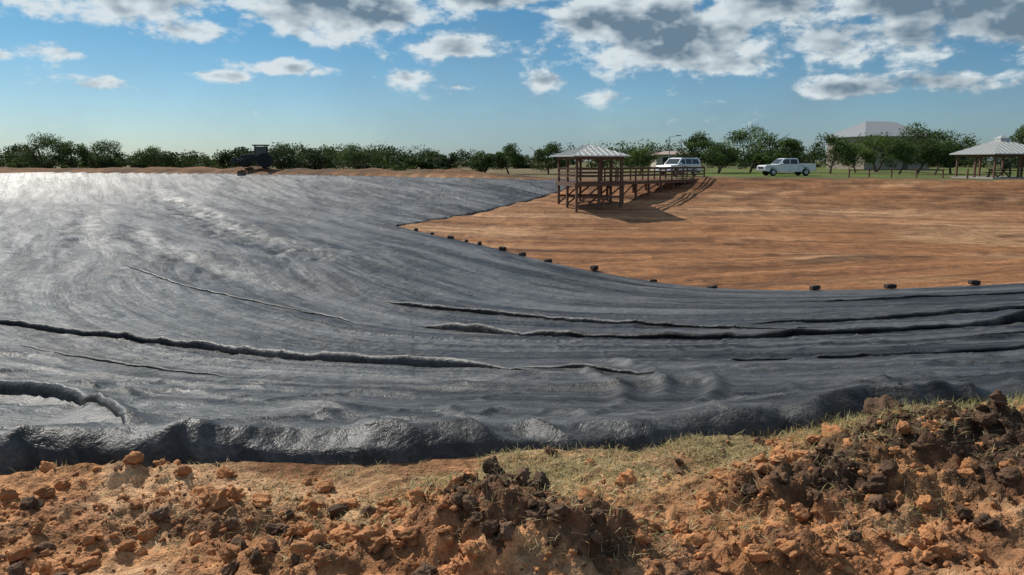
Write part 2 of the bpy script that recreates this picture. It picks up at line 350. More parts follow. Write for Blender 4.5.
bigs=[(-1.42,3.55,.085),(-2.5,4.0,.05),(-2.05,4.0,.06),(-1.9,4.02,.045),(-1.75,3.95,.05),(-2.7,3.7,.04),(2.15,4.35,.12),(1.85,4.3,.10),(2.35,4.28,.075),(2.0,4.12,.06),
 (-.75,3.25,.06),(-.6,3.12,.07),(-.85,3.1,.045),(-.35,3.75,.045),(.6,3.85,.055),(.15,3.9,.03),(.95,3.6,.05),(1.2,3.9,.045),(1.35,3.45,.06),(-2.3,3.2,.05),(-1.9,3.05,.04),
 (2.6,4.45,.07),(2.9,4.2,.06),(1.6,4.1,.045),(-1.1,3.95,.035),(-.2,3.4,.05),(.05,3.28,.05),(2.2,3.6,.05),(2.5,3.4,.06),(1.75,3.2,.05),(-.95,3.35,.05),(-.5,3.3,.045),(-1.55,4.0,.05),(-1.7,3.2,.05),(.55,3.3,.05),(1.5,4.2,.06),(.8,3.15,.05),(3.0,3.9,.07)]
place([b[0] for b in bigs],[b[1] for b in bigs],[b[2] for b in bigs],True)
CL=mat_attr('clod_earth',.95,0,.45,22)
_nt=CL.node_tree; _b=_nt.nodes.new('ShaderNodeBump'); _b.inputs['Distance'].default_value=.014; _b.inputs['Strength'].default_value=1
_n=_nt.nodes.new('ShaderNodeTexNoise'); _n.inputs['Scale'].default_value=50; _n.inputs['Detail'].default_value=4
_tc=_nt.nodes.new('ShaderNodeTexCoord'); _nt.links.new(_tc.outputs['Object'],_n.inputs['Vector']); _nt.links.new(_n.outputs['Fac'],_b.inputs['Height']); _nt.links.new(_b.outputs[0],_nt.nodes['Principled BSDF'].inputs['Normal'])
np_mesh('dirt_clods',np.concatenate(cv),np.concatenate(cf),CL,True,np.concatenate(cc))
# ------------------------------------------------------------ dry grass
def blades(name,N,dens,box,len_rng,wid,colors,mat,flat=.5):
    xs=RNG.uniform(box[0],box[1],N);ys=RNG.uniform(box[2],box[3],N); sd_,_=rim_sd(xs,ys)
    k=RNG.random(N)<dens(xs,ys,sd_); xs=xs[k];ys=ys[k]; n=len(xs); zs=ground_h(xs,ys,sd_[k])
    az=RNG.uniform(0,6.283,n); ln=RNG.uniform(*len_rng,n); el=np.where(RNG.random(n)<flat,RNG.uniform(.02,.45,n),RNG.uniform(.6,1.5,n))
    w=wid*RNG.uniform(.6,1.4,n); D=np.stack([np.cos(az)*np.cos(el),np.sin(az)*np.cos(el),np.sin(el)],1); S=np.stack([-np.sin(az),np.cos(az),np.zeros(n)],1)
    b=np.stack([xs,ys,zs+.002],1); m_=b+D*(ln*.55)[:,None]; t=m_+(D*[1,1,.45])*(ln*.5)[:,None]
    V=np.stack([b-S*w[:,None],b+S*w[:,None],m_+S*w[:,None]*.8,m_-S*w[:,None]*.8,t+S*w[:,None]*.15,t-S*w[:,None]*.15],1).reshape(-1,3)
    i=np.arange(n)[:,None]*6; Fc=np.concatenate([i+[0,1,2,3],i+[3,2,4,5]])
    c=np.array(colors)[RNG.integers(len(colors),size=n)]*RNG.uniform(.7,1.25,n)[:,None]
    return np_mesh(name,V,Fc,mat,False,np.repeat(c,6,0))
GM=mat_attr('dry_straw',.85,.25,.2,5)
blades('dry_grass',190000,lambda a,b,s:(s<-.06)*(s>-1.5)*(.10+.9*sst(-1.6,.1,a))*sst(.33,.6,fbm(a*2.3,b*2.8,4,90))*(.2+.8*sst(-1.15,-.3,s)),(-3.4,5,2.9,5.8),(.02,.075),.0017,
  [(.58,.46,.24),(.50,.38,.18),(.42,.34,.15),(.28,.28,.11),(.64,.54,.32)],GM,.7)
blades('dry_grass',16000,lambda a,b,s:(s<-.03)*(s>-.75)*sst(1.4,2.6,a)*sst(.3,.5,fbm(a*3,b*3,3,92)),(1.4,5,4.,5.9),(.05,.14),.0017,
  [(.58,.48,.24),(.46,.40,.18),(.28,.29,.09)],GM,.3)
blades('dry_roots',20000,lambda a,b,s:(s<-.2)*sst(.08,.2,mound_h(a,b))*sst(.42,.55,fbm(a*3,b*3,3,93)),(-3.4,5,2.6,5.4),(.03,.10),.0014,
  [(.32,.24,.13),(.45,.36,.22),(.2,.15,.08)],GM,.75)
# ------------------------------------------------------------ trees
LEAF=mat_attr('mesquite_foliage',.7,.25,.3,.8); BARK=mat_simple('bark',(.10,.075,.055),.9,0,.35,8,.6)
def tube(P,r0,r1,n=7):
    V=[];Fc=[]; P=[Vector(p_) for p_ in P]; m_=len(P)
    for i,p_ in enumerate(P):
        d=(P[min(i+1,m_-1)]-P[max(i-1,0)]).normalized(); u=d.orthogonal().normalized(); v=d.cross(u); r=r0+(r1-r0)*i/(m_-1)
        for k_ in range(n):
            a=6.283*k_/n; V.append((p_+u*math.cos(a)*r+v*math.sin(a)*r)[:])
        if i:
            for k_ in range(n): a0=(i-1)*n+k_; a1=(i-1)*n+(k_+1)%n; Fc.append([a0,a1,a1+n,a0+n])
    return np.array(V),np.array(Fc)
def leaf_quads(C_,size,rng,base,shade):
    n=len(C_); a=rng.normal(size=(n,3)); a/=np.linalg.norm(a,axis=1)[:,None]; b=np.cross(a,rng.normal(size=(n,3))); b/=np.linalg.norm(b,axis=1)[:,None]
    s=(size*rng.uniform(.5,1.3,n))[:,None]; a=a*s; b=b*s*.6
    V=np.stack([C_-a,C_-b,C_+a,C_+b],1).reshape(-1,3); Fc=np.arange(n*4).reshape(-1,4)
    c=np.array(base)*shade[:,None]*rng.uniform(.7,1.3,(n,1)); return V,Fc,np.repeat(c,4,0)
def crown_pts(rng,cx,cy,z0,z1,w,nl,ncl=16):
    out=[];sh=[]
    for i in range(ncl):
        a=rng.uniform(0,6.283); rr=math.sqrt(rng.random()); h=rng.random()**.8
        wid=w*.5*(.6+.4*math.sin(math.pi*min(1,h*.9+.15)))*.85
        c=np.array([cx+math.cos(a)*rr*wid,cy+math.sin(a)*rr*wid,z0+(z1-z0)*(.12+.76*h)*(1-.22*rr*rr)])
        n=nl//ncl; r=w*rng.uniform(.09,.17); P=rng.normal(size=(n,3)); P/=np.linalg.norm(P,axis=1)[:,None]; P*=(rng.random((n,1))**.45)*r*1.25; P[:,2]*=.62
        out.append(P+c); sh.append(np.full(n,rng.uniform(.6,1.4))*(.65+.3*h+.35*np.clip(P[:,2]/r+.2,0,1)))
    return np.concatenate(out),np.concatenate(sh)
def tree(name,x0,y0,h,w,seed,nl=3200,base=(.075,.115,.028),bare=.22):
    rng=np.random.default_rng(seed); zb=gz(x0,y0)-.1; vs=[];fs=[];o=0
    for s_ in range(rng.integers(1,4)):
        a=rng.uniform(0,6.28); P=[(0,0,0)]; 
        for k_ in range(1,5): P.append((math.cos(a)*w*.06*k_+rng.normal()*.08,math.sin(a)*w*.06*k_+rng.normal()*.08,h*.17*k_))
        V,Fc=tube(P,.028*h,.010*h); vs.append(V);fs.append(Fc+o);o+=len(V)
        for b_ in range(5):
            st=Vector(P[rng.integers(1,4)]); aa=rng.uniform(0,6.28); l=w*rng.uniform(.22,.42)
            Q=[st,st+Vector((math.cos(aa)*l*.5,math.sin(aa)*l*.5,h*.13)),st+Vector((math.cos(aa)*l,math.sin(aa)*l,h*.3))]
            V,Fc=tube(Q,.012*h,.004*h,5); vs.append(V);fs.append(Fc+o);o+=len(V)
    e=bpy.data.objects.new(name,None); link(e); e.location=(x0,y0,zb)
    t=np_mesh('trunk_and_limbs',np.concatenate(vs),np.concatenate(fs),BARK); t.parent=e
    C_,sh=crown_pts(rng,0,0,h*bare,h,w,nl,int(rng.integers(24,38)))
    C_[:,2]=np.clip(C_[:,2],h*bare*.7,None)
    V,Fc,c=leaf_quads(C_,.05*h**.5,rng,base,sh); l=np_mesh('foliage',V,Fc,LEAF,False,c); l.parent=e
    return e
def at(px,dpt): return (px-512)/780*dpt
for i,(px,top,wpx,dpt) in enumerate([(50,133,58,125),(78,138,40,127),(112,139,40,128),(158,144,36,126),(285,143,36,128),(362,143,48,124),(484,147,30,96),(509,140,30,98),(548,139,36,98),
   (638,145,34,99),(697,131,40,104),(716,142,34,100),(747,126,64,104),(786,134,34,110),(827,132,50,100),(872,130,56,118),(912,121,58,104),(946,130,52,103),(1022,118,50,104),(1075,125,60,100),(895,138,40,96),(852,142,38,112),(766,146,28,98),(930,136,40,98)]):
    g=(.072,.112,.026) if px<560 or i%3 else (.10,.145,.032)
    tree('mesquite_tree',at(px,dpt),dpt,1.7+(160-top)/780*dpt,wpx/780*dpt*1.12,100+i,5600,g,.10 if px<560 else .2)
rng=np.random.default_rng(5); vs=[];fs=[];cs=[];o=0
for i in range(430):
    far=rng.random()<.6; dpt=rng.uniform(150,230) if far else rng.uniform(126,150)
    xx=rng.uniform(-.85,.85)*dpt
    if not far and xx>-8: continue
    h=rng.uniform(2.3,4.1)*(1.35 if far else 1)*(.55+.85*vn(xx*.06,0,9))*(1 if xx<40 else .8); w=h*rng.uniform(1.4,2.7)
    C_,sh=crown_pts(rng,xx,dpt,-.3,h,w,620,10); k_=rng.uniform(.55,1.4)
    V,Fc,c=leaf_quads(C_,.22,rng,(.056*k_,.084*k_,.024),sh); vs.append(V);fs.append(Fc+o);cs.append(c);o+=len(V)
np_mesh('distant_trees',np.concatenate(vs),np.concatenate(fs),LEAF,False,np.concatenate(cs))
# ------------------------------------------------------------ object building kit
def empty(name,loc,rz=0):
    e=bpy.data.objects.new(name,None); link(e); e.location=loc; e.rotation_euler=(0,0,rz); return e
def bm_obj(name,bm,mat,parent,smooth=False,bev=0):
    me=bpy.data.meshes.new(name); bmesh.ops.recalc_face_normals(bm,faces=bm.faces[:]); bm.to_mesh(me); bm.free(); me.materials.append(mat)
    if smooth:
        for f in me.polygons: f.use_smooth=True
    o=link(bpy.data.objects.new(name,me)); o.parent=parent
    if bev:
        b=o.modifiers.new('b','BEVEL'); b.width=bev; b.segments=2; b.limit_method='ANGLE'
    return o
def box(bm,c,s,rot=None):
    M=Matrix.Translation(c)@(rot if rot else Matrix())@Matrix.Diagonal((*s,1)); bmesh.ops.create_cube(bm,size=1,matrix=M)
def bar(bm,a,b,w,h=None):
    a=Vector(a);b=Vector(b);d=b-a; M=Matrix.Translation((a+b)/2)@d.to_track_quat('X','Z').to_matrix().to_4x4()@Matrix.Diagonal((d.length,w,h or w,1)); bmesh.ops.create_cube(bm,size=1,matrix=M)
def cyl(bm,a,b,r,r2=None,n=20):
    a=Vector(a);b=Vector(b);d=b-a; M=Matrix.Translation((a+b)/2)@d.to_track_quat('Z','Y').to_matrix().to_4x4()
    bmesh.ops.create_cone(bm,cap_ends=True,segments=n,radius1=r,radius2=r if r2 is None else r2,depth=d.length,matrix=M)
def prism(bm,prof,y0,y1,y0t=None,ztop=None):
    def yv(z,yb,s):
        if y0t is None: return yb
        lo,hi=ztop; t=min(max((z-lo)/(hi-lo),0),1); return yb-s*y0t*t
    A=[bm.verts.new((a,yv(b,y0,-1),b)) for a,b in prof]; B=[bm.verts.new((a,yv(b,y1,1),b)) for a,b in prof]
    n=len(prof)
    bmesh.ops.triangulate(bm,faces=[bm.faces.new(A),bm.faces.new(B[::-1])])
    for i in range(n): bm.faces.new([A[i],A[(i+1)%n],B[(i+1)%n],B[i]])
WOOD=mat_simple('weathered_wood',(.15,.08,.05),.85,0,.35,5,.3); METAL=mat_simple('metal_roof',(.50,.50,.47),.42,.3,.1,3)
def paint_mat(n,c): return mat_simple(n,c,.35,0,.06,2,0,.5,.6)
WHITE=paint_mat('white_paint',(.80,.81,.82)); GLASS=mat_simple('dark_glass',(.02,.025,.03),.08,0,.1,2,0,.8); RUB=mat_simple('tyre_rubber',(.02,.02,.02),.85,0,.2,9)
CHR=mat_simple('alloy',(.45,.45,.46),.35,.8,.1,4); BLK=mat_simple('black_trim',(.025,.025,.025),.6,0,.2,5); REDL=mat_simple('tail_lens',(.35,.02,.015),.3,0,.1,5); CLR=mat_simple('head_lens',(.6,.62,.62),.15,0,.05,5)
# ------------------------------------------------------------ gazebo with walkway
def hip_roof(e,L_,W_,ze,za,ridge,mat,ribs=True,th=.08,cx=0,cy=0,nm='roof'):
    bm=bmesh.new(); hx,hy=L_/2,W_/2; r=ridge/2
    c=[bm.verts.new((cx+a*hx,cy+b*hy,ze)) for a,b in ((-1,-1),(1,-1),(1,1),(-1,1))]; c2=[bm.verts.new((v.co.x,v.co.y,ze-th)) for v in c]
    if ridge<.01:
        t=bm.verts.new((cx,cy,za)); 
        for i in range(4): bm.faces.new([c[i],c[(i+1)%4],t])
    else:
        t1=bm.verts.new((cx-r,cy,za)); t2=bm.verts.new((cx+r,cy,za))
        bm.faces.new([c[0],c[1],t2,t1]); bm.faces.new([c[1],c[2],t2]); bm.faces.new([c[2],c[3],t1,t2]); bm.faces.new([c[3],c[0],t1])
    for i in range(4): bm.faces.new([c[i],c2[i],c2[(i+1)%4],c[(i+1)%4]])
    bm.faces.new(c2[::-1]); bm_obj(nm,bm,mat,e)
    if ribs:
        bm=bmesh.new(); n=int(L_/.45)
        for i in range(1,n):
            u=-hx+L_*i/n
            for s in(-1,1):
                run=min(1,(hx-abs(u))/(hx-r)) if hx>r else 1
                bar(bm,(cx+u,cy+s*hy,ze+.02),(cx+u,cy+s*hy*(1-run),ze+(za-ze)*run+.02),.035,.04)
        n=int(W_/.45)
        for i in range(1,n):
            v=-hy+W_*i/n; run=1-abs(v)/hy
            for s in(-1,1): bar(bm,(cx+s*hx,cy+v,ze+.02),(cx+s*(hx-(hx-r)*run),cy+v,ze+(za-ze)*run+.02),.035,.04)
        bm_obj(nm+'_seams',bm,mat,e)
def pavilion(name,x0,y0,half,ov,deck,ze,za,rz,wade=False,cup=False):
    e=empty(name,(x0,y0,0),rz); bm=bmesh.new(); 
    for i in(-1,0,1):
        for j in(-1,0,1):
            if i==0 and j==0: continue
            xx,yy=i*half,j*half; wx=x0+xx*math.cos(rz)-yy*math.sin(rz); wy=y0+xx*math.sin(rz)+yy*math.cos(rz)
            box(bm,(xx,yy,(ze+gz(wx,wy)-.4)/2),(.16,.16,ze-gz(wx,wy)+.4))
    bm_obj('posts',bm,WOOD,e)
    hip_roof(e,2*(half+ov),2*(half+ov),ze,za,0,METAL)
    bm=bmesh.new()
    for s in(-1,1):
        box(bm,(0,s*(half+.09),ze-.18),(2*half+.3,.06,.2)); box(bm,(s*(half+.09),0,ze-.18),(.06,2*half+.08,.2))
    bm_obj('beams',bm,WOOD,e)
    if cup:
        hip_roof(e,.9,.9,za+.02,za+.3,0,METAL,False,.25,nm='cupola')
    return e
gzx,gzy,grz=5.75,58.5,R(18)
g=pavilion('wooden_gazebo',gzx,gzy,1.75,.5,0,2.02,2.85,grz)
bm=bmesh.new()
for i in range(25): box(bm,(-1.85+i*.155,0,.08),(.145,3.9,.05))
bm_obj('deck_boards',bm,WOOD,g)
bm=bmesh.new()
for s in(-1,1): box(bm,(0,s*1.9,-.06),(3.9,.08,.22)); box(bm,(s*1.9,0,-.06),(.08,3.7,.22))
for s in(-1,0,1):
    for u in(-1,0):
        bar(bm,(u*1.75,s*1.75,-1.5),(u*1.75+1.75,s*1.75,-.2),.05,.12)
    bar(bm,(-1.75,s*1.75,-.95),(1.75,s*1.75,-.95),.06,.14)
bm_obj('under_bracing',bm,WOOD,g)
def rail(bm,a,b,z0,z1,posts=True,step=1.5,skip=None):
    a=Vector(a);b=Vector(b);L_=(b-a).length
    for k_ in(.95,.68,.42): bar(bm,(a.x,a.y,z0+k_),(b.x,b.y,z1+k_),.045,.10)
    bar(bm,(a.x,a.y,z0+1.02),(b.x,b.y,z1+1.02),.14,.04)
    n=max(1,int(L_/step))
    for i in range(n+1):
        t=i/n; c=a.lerp(b,t); zz=z0+(z1-z0)*t; box(bm,(c.x,c.y,zz+.5),(.09,.09,1.0))
bm=bmesh.new(); h_=1.78
rail(bm,(-h_,-h_,0),(h_,-h_,0),.1,.1); rail(bm,(-h_,-h_,0),(-h_,h_,0),.1,.1); rail(bm,(-h_,h_,0),(h_,h_,0),.1,.1); rail(bm,(h_,-h_,0),(h_,-.8,0),.1,.1)
bm_obj('railing',bm,WOOD,g)
a=Vector((7.6,59.4,.1)); b=Vector((15.8,67.8,.12)); d=(b-a); L_=d.length; ang=math.atan2(d.y,d.x)
w=empty('wooden_walkway',a,ang); 
bm=bmesh.new(); n=int(L_/.16)
for i in range(n): box(bm,(.1+i*.16,0,0),(.148,1.7,.05))
bm_obj('deck_boards',bm,WOOD,w)
bm=bmesh.new()
for s in(-1,1): box(bm,(L_/2,s*.8,-.13),(L_,.07,.2)); rail(bm,(.1,s*.84,0),(L_,s*.84,0),0,0)
bm_obj('railing',bm,WOOD,w)
bm=bmesh.new()
for i in range(7):
    u=.3+i*(L_-1.5)/6
    for s in(-1,1):
        wx=a.x+u*math.cos(ang)-s*.8*math.sin(ang); wy=a.y+u*math.sin(ang)+s*.8*math.cos(ang); zg=gz(wx,wy)-.4-a.z
        if zg<-.3: box(bm,(u,s*.72,(zg-.05)/2),(.14,.14,-zg))
    if i<4: bar(bm,(u,-.66,-1.1+i*.2),(u+1.5,-.66,-.2),.05,.1)
bm_obj('piles',bm,WOOD,w)
pv=pavilion('picnic_pavilion',at(993,76),76,2.5,.55,0,2.3,3.75,R(8),cup=True)
bm=bmesh.new(); box(bm,(0,0,.0),(5.6,5.6,.16)); bm_obj('slab',bm,mat_simple('concrete',(.35,.33,.3),.9),pv)
bm=bmesh.new(); box(bm,(0,0,.85),(1.9,.8,.06))
for s in(-1,1): box(bm,(0,s*.75,.5),(1.9,.28,.05)); bar(bm,(s*.6,-.7,.1),(s*.6,.2,.82),.06,.1); bar(bm,(s*.6,.7,.1),(s*.6,-.2,.82),.06,.1); box(bm,(s*.6,0,.46),(.07,1.6,.09))
bm_obj('picnic_table',bm,WOOD,pv)
# ------------------------------------------------------------ vehicles
def arch(cx,r,z,n=8): return [(cx+r*math.cos(math.pi*(1-i/n)),z+r*math.sin(math.pi*(1-i/n))) for i in range(n+1)]
def wheels(e,xs,half,r):
    bm=bmesh.new(); bm2=bmesh.new()
    for xx in xs:
        for s in(-1,1):
            cyl(bm,(xx,s*(half-.26),r),(xx,s*(half-.02),r),r,n=28); cyl(bm2,(xx,s*(half-.05),r),(xx,s*(half+.0),r),r*.62,r*.55,n=20)
    bm_obj('tyres',bm,RUB,e,False,.02); bm_obj('wheel_rims',bm2,CHR,e)
def quadpanel(bm,pts,yb,inset,zlo,zhi,s,prou=.012):
    vs=[bm.verts.new((px_,s*(yb-inset*min(max((pz-zlo)/(zhi-zlo),0),1)+prou),pz)) for px_,pz in pts]; bm.faces.new(vs)
def pickup(x0,y0,rz):
    e=empty('pickup_truck',(x0,y0,gz(x0,y0)+.02),rz); hw=.98   # front = -x
    low=[(-2.9,.55),(-2.92,.95),(-2.75,1.12),(-1.35,1.22),(.95,1.22),(2.9,1.22),(2.92,.6)]+arch(1.85,.47,.45)[::-1]+[(1.3,.42),(-1.3,.42)]+arch(-1.9,.47,.45)[::-1]+[(-2.5,.45)]
    bm=bmesh.new(); prism(bm,low,-hw,hw); bm_obj('body',bm,WHITE,e,False,.04)
    bm=bmesh.new(); cab=[(-1.38,1.2),(-.72,1.80),(-.45,1.87),(.75,1.87),(.93,1.80),(1.0,1.2)]; prism(bm,cab,-hw+.03,hw-.03,.16,(1.2,1.87)); bm_obj('cab',bm,WHITE,e,False,.04)
    bm=bmesh.new()
    for s in(-1,1):
        quadpanel(bm,[(-1.08,1.26),(-.66,1.74),(-.08,1.77),(-.08,1.26)],hw-.03,.16,1.2,1.87,s); quadpanel(bm,[(.0,1.26),(.0,1.77),(.78,1.76),(.84,1.26)],hw-.03,.16,1.2,1.87,s)
    vs=[bm.verts.new(v) for v in((-1.33,-.85,1.26),(-1.33,.85,1.26),(-.76,.74,1.78),(-.76,-.74,1.78))]; bm.faces.new(vs)
    vs=[bm.verts.new(v) for v in((1.005,-.7,1.3),(1.005,.7,1.3),(.955,.68,1.72),(.955,-.68,1.72))]; bm.faces.new(vs)
    bm_obj('windows',bm,GLASS,e)
    bm=bmesh.new(); box(bm,(1.95,0,1.226),(1.75,1.65,.012)); box(bm,(-2.93,0,.85),(.04,1.3,.28)); box(bm,(-.04,-hw-.004,.8),(.015,.01,.75)); box(bm,(-.04,hw+.004,.8),(.015,.01,.75)); box(bm,(.95,-hw-.004,.85),(.02,.01,.7)); box(bm,(.95,hw+.004,.85),(.02,.01,.7)); bm_obj('bed_liner_and_trim',bm,BLK,e)
    bm=bmesh.new()
    for s in(-1,1): box(bm,(1.95,s*.92,1.26),(1.9,.08,.07)); box(bm,(-.98,s*1.08,1.32),(.1,.2,.16))
    box(bm,(2.88,0,1.26),(.07,1.8,.07)); bm_obj('bed_rails_and_mirrors',bm,WHITE,e,False,.01)
    bm=bmesh.new(); box(bm,(-2.97,0,.58),(.16,1.9,.2)); box(bm,(2.98,0,.6),(.16,1.9,.18)); bm_obj('bumpers',bm,CHR,e,False,.03)
    bm=bmesh.new(); [box(bm,(-2.9,s*.8,.92),(.08,.3,.18)) for s in(-1,1)]; bm_obj('headlights',bm,CLR,e)
    bm=bmesh.new(); [box(bm,(2.92,s*.9,1.0),(.05,.14,.36)) for s in(-1,1)]; bm_obj('taillights',bm,REDL,e)
    wheels(e,(-1.9,1.85),hw,.39); return e
def suv(x0,y0,rz):
    e=empty('sport_utility_vehicle',(x0,y0,gz(x0,y0)+.02),rz); hw=.99
    low=[(-2.5,.5),(-2.52,.95),(-2.4,1.1),(-1.3,1.2),(2.45,1.22),(2.5,.6)]+arch(1.5,.46,.44)[::-1]+[(.95,.4),(-1.0,.4)]+arch(-1.55,.46,.44)[::-1]+[(-2.1,.42)]
    bm=bmesh.new(); prism(bm,low,-hw,hw); bm_obj('body',bm,WHITE,e,False,.04)
    bm=bmesh.new(); prism(bm,[(-1.34,1.18),(-.7,1.83),(-.4,1.92),(2.1,1.9),(2.32,1.78),(2.44,1.2)],-hw+.03,hw-.03,.15,(1.2,1.92)); bm_obj('cabin',bm,WHITE,e,False,.04)
    bm=bmesh.new()
    for s in(-1,1):
        for pts in([(-1.02,1.26),(-.62,1.74),(-.1,1.78),(-.1,1.26)],[(0,1.26),(0,1.79),(.95,1.79),(.98,1.26)],[(1.08,1.26),(1.06,1.79),(2.0,1.76),(2.22,1.26)]): quadpanel(bm,pts,hw-.03,.15,1.2,1.92,s)
    for q_ in(((-1.28,-.86,1.26),(-1.28,.86,1.26),(-.73,.76,1.8),(-.73,-.76,1.8)),((2.45,-.8,1.28),(2.45,.8,1.28),(2.34,.74,1.76),(2.34,-.74,1.76))): bm.faces.new([bm.verts.new(v) for v in q_])
    bm_obj('windows',bm,GLASS,e)
    bm=bmesh.new(); box(bm,(-2.53,0,.82),(.05,1.1,.28)); [box(bm,(.5,s*.78,1.95),(2.2,.05,.05)) for s in(-1,1)]; [box(bm,(0,s*(hw+.004),.6),(2.2,.02,.1)) for s in(-1,1)]; bm_obj('grille_and_roof_rack',bm,BLK,e)
    bm=bmesh.new(); box(bm,(-2.55,0,.55),(.16,1.9,.2)); box(bm,(2.56,0,.6),(.14,1.9,.2)); [box(bm,(-.95,s*1.08,1.3),(.1,.2,.15)) for s in(-1,1)]; bm_obj('bumpers_and_mirrors',bm,WHITE,e,False,.03)
    bm=bmesh.new(); [box(bm,(-2.5,s*.8,.9),(.08,.32,.2)) for s in(-1,1)]; bm_obj('headlights',bm,CLR,e)
    bm=bmesh.new(); [box(bm,(2.5,s*.9,1.15),(.05,.14,.4)) for s in(-1,1)]; bm_obj('taillights',bm,REDL,e)
    wheels(e,(-1.55,1.5),hw,.39); return e
pickup(at(783,86),86,R(8)); suv(at(677,84),84,R(38))
# ------------------------------------------------------------ tractor on the far bank
DK=mat_simple('faded_dark_paint',(.035,.03,.028),.5,0,.3,4)
tx,ty=at(262,102.5),102.5; t=empty('farm_tractor',(tx,ty,gz(tx,ty)-.05),R(12)); t.scale=(1.08,1.08,1.08)
bm=bmesh.new()
prism(bm,[(-2.0,.75),(-2.05,1.35),(-1.9,1.5),(-.35,1.62),(-.3,.7)],-.42,.42); prism(bm,[(-.4,.6),(-.4,1.1),(1.2,1.1),(1.3,.65)],-.55,.55); bm_obj('hood_and_chassis',bm,DK,t,False,.04)
bm=bmesh.new(); [bar(bm,(a_,s*.7,1.05),(a_*.95,s*.66,2.55),.09) for a_ in(-.35,1.05) for s in(-1,1)]; box(bm,(.36,0,2.6),(1.9,1.7,.14)); box(bm,(.8,0,1.3),(.5,.6,.6)); bm_obj('cab_frame_and_roof',bm,DK,t,False,.03)
bm=bmesh.new(); box(bm,(.35,.6,1.85),(1.3,.02,1.2)); box(bm,(.35,-.6,1.85),(1.3,.02,1.2)); bm_obj('cab_glass',bm,GLASS,t)
bm=bmesh.new()
for s in(-1,1): cyl(bm,(.75,s*.7,.85),(.75,s*1.2,.85),.85,n=30); cyl(bm,(-1.6,s*.62,.5),(-1.6,s*.95,.5),.5,n=26)
bm_obj('tyres',bm,RUB,t,False,.04)
bm=bmesh.new()
for s in(-1,1): bar(bm,(.1,s*.62,1.3),(-2.5,s*.62,.8),.12,.16); 
prism(bm,[(-2.45,.5),(-2.5,1.25),(-2.9,1.1),(-3.15,.47)],-1.05,1.05); cyl(bm,(-1.2,.2,1.5),(-1.2,.2,2.3),.05); bm_obj('loader_bucket_and_exhaust',bm,DK,t,False,.01)
# ------------------------------------------------------------ buildings
WALL=mat_simple('tan_stucco',(.34,.28,.22),.9,0,.1,2); 
def building(name,x0,y0,L_,W_,h,rise,rz,wall,roof,ridge):
    e=empty(name,(x0,y0,gz(x0,y0)-.1),rz); bm=bmesh.new(); box(bm,(0,0,h/2),(L_,W_,h)); bm_obj('walls',bm,wall,e)
    hip_roof(e,L_+1.2,W_+1.2,h+.15,h+rise,ridge,roof,True,.14)
    bm=bmesh.new(); n=max(2,int(L_/3))
    for i in range(n):
        u=-L_/2+L_*(i+.5)/n
        if i==n//2: box(bm,(u,-W_/2-.02,1.1),(1.1,.06,2.2))
        else: box(bm,(u,-W_/2-.02,1.7),(1.2,.05,1.2))
    bm_obj('windows_and_door',bm,GLASS,e)
    bm=bmesh.new()
    for i in range(n):
        u=-L_/2+L_*(i+.5)/n
        if i!=n//2: box(bm,(u,-W_/2-.05,1.06),(1.4,.12,.08)); box(bm,(u,-W_/2-.05,2.34),(1.4,.1,.08))
    bm_obj('window_trim',bm,WHITE,e); return e
building('community_building',at(872,150),150,14,11,5.9,3.0,R(14),WALL,mat_simple('grey_metal_roof',(.36,.37,.38),.5,.3,.12,2),6)
building('tan_building',at(671,132),132,6.5,5,2.6,.7,0,mat_simple('pale_stucco',(.5,.42,.36),.9,0,.08,2),mat_simple('tan_roof',(.42,.32,.26),.7),3)
e=empty('street_lamp',(at(667,112),112,0),0); bm=bmesh.new(); cyl(bm,(0,0,-.3),(0,0,5.0),.08,.05,12); cyl(bm,(0,0,-.1),(0,0,.35),.16,.13,12); bar(bm,(0,0,4.9),(1.1,0,5.1),.05); bm_obj('pole_and_arm',bm,CHR,e)
bm=bmesh.new(); prism(bm,[(.9,5.05),(.95,5.17),(1.5,5.15),(1.6,5.05)],-.14,.14); bm_obj('lamp_head',bm,BLK,e)
e=empty('post_and_rail_fence',(0,0,0),0); bm=bmesh.new(); prev=None
for i in range(19):
    fx=34+i*2.0; fy=79.5-.28*(fx-34)+.6*math.sin(i); zz=gz(fx,fy); box(bm,(fx,fy,zz+.4),(.12,.12,1.0))
    if prev and i not in(5,6,12): bar(bm,(prev[0],prev[1],prev[2]+.75),(fx,fy,zz+.75),.05,.1)
    prev=(fx,fy,zz)
bm_obj('posts_and_rails',bm,WOOD,e)
# ------------------------------------------------------------ sandbags weighing the liner edge
BAG=mat_simple('sandbag_cloth',(.055,.038,.03),.9,0,.4,9,.5)
def sandbag(x0,y0,rz,s=1):
    bm=bmesh.new(); bmesh.ops.create_cube(bm,size=1,matrix=Matrix.Diagonal((.40,.26,.2,1))); bmesh.ops.subdivide_edges(bm,edges=bm.edges[:],cuts=5,use_grid_fill=True)
    for v in bm.verts:
        u=v.co.x/.20; w_=v.co.y/.13; k_=1-.22*abs(u)**4; v.co.z*=k_*(1-.2*abs(w_)**3); v.co.y*=1-.1*abs(u)**4
        v.co+=Vector((random.uniform(-1,1),random.uniform(-1,1),random.uniform(-1,1)))*.009
    me=bpy.data.meshes.new('sandbag'); bm.to_mesh(me); bm.free(); me.materials.append(BAG)
    for f in me.polygons: f.use_smooth=True
    o=link(bpy.data.objects.new('sandbag',me)); o.location=(x0,y0,gz(x0,y0)+.11*s); o.rotation_euler=(random.uniform(-.1,.1),random.uniform(-.12,.12),rz); o.scale=(s*.85,s*.9,s*random.uniform(.8,1.15))
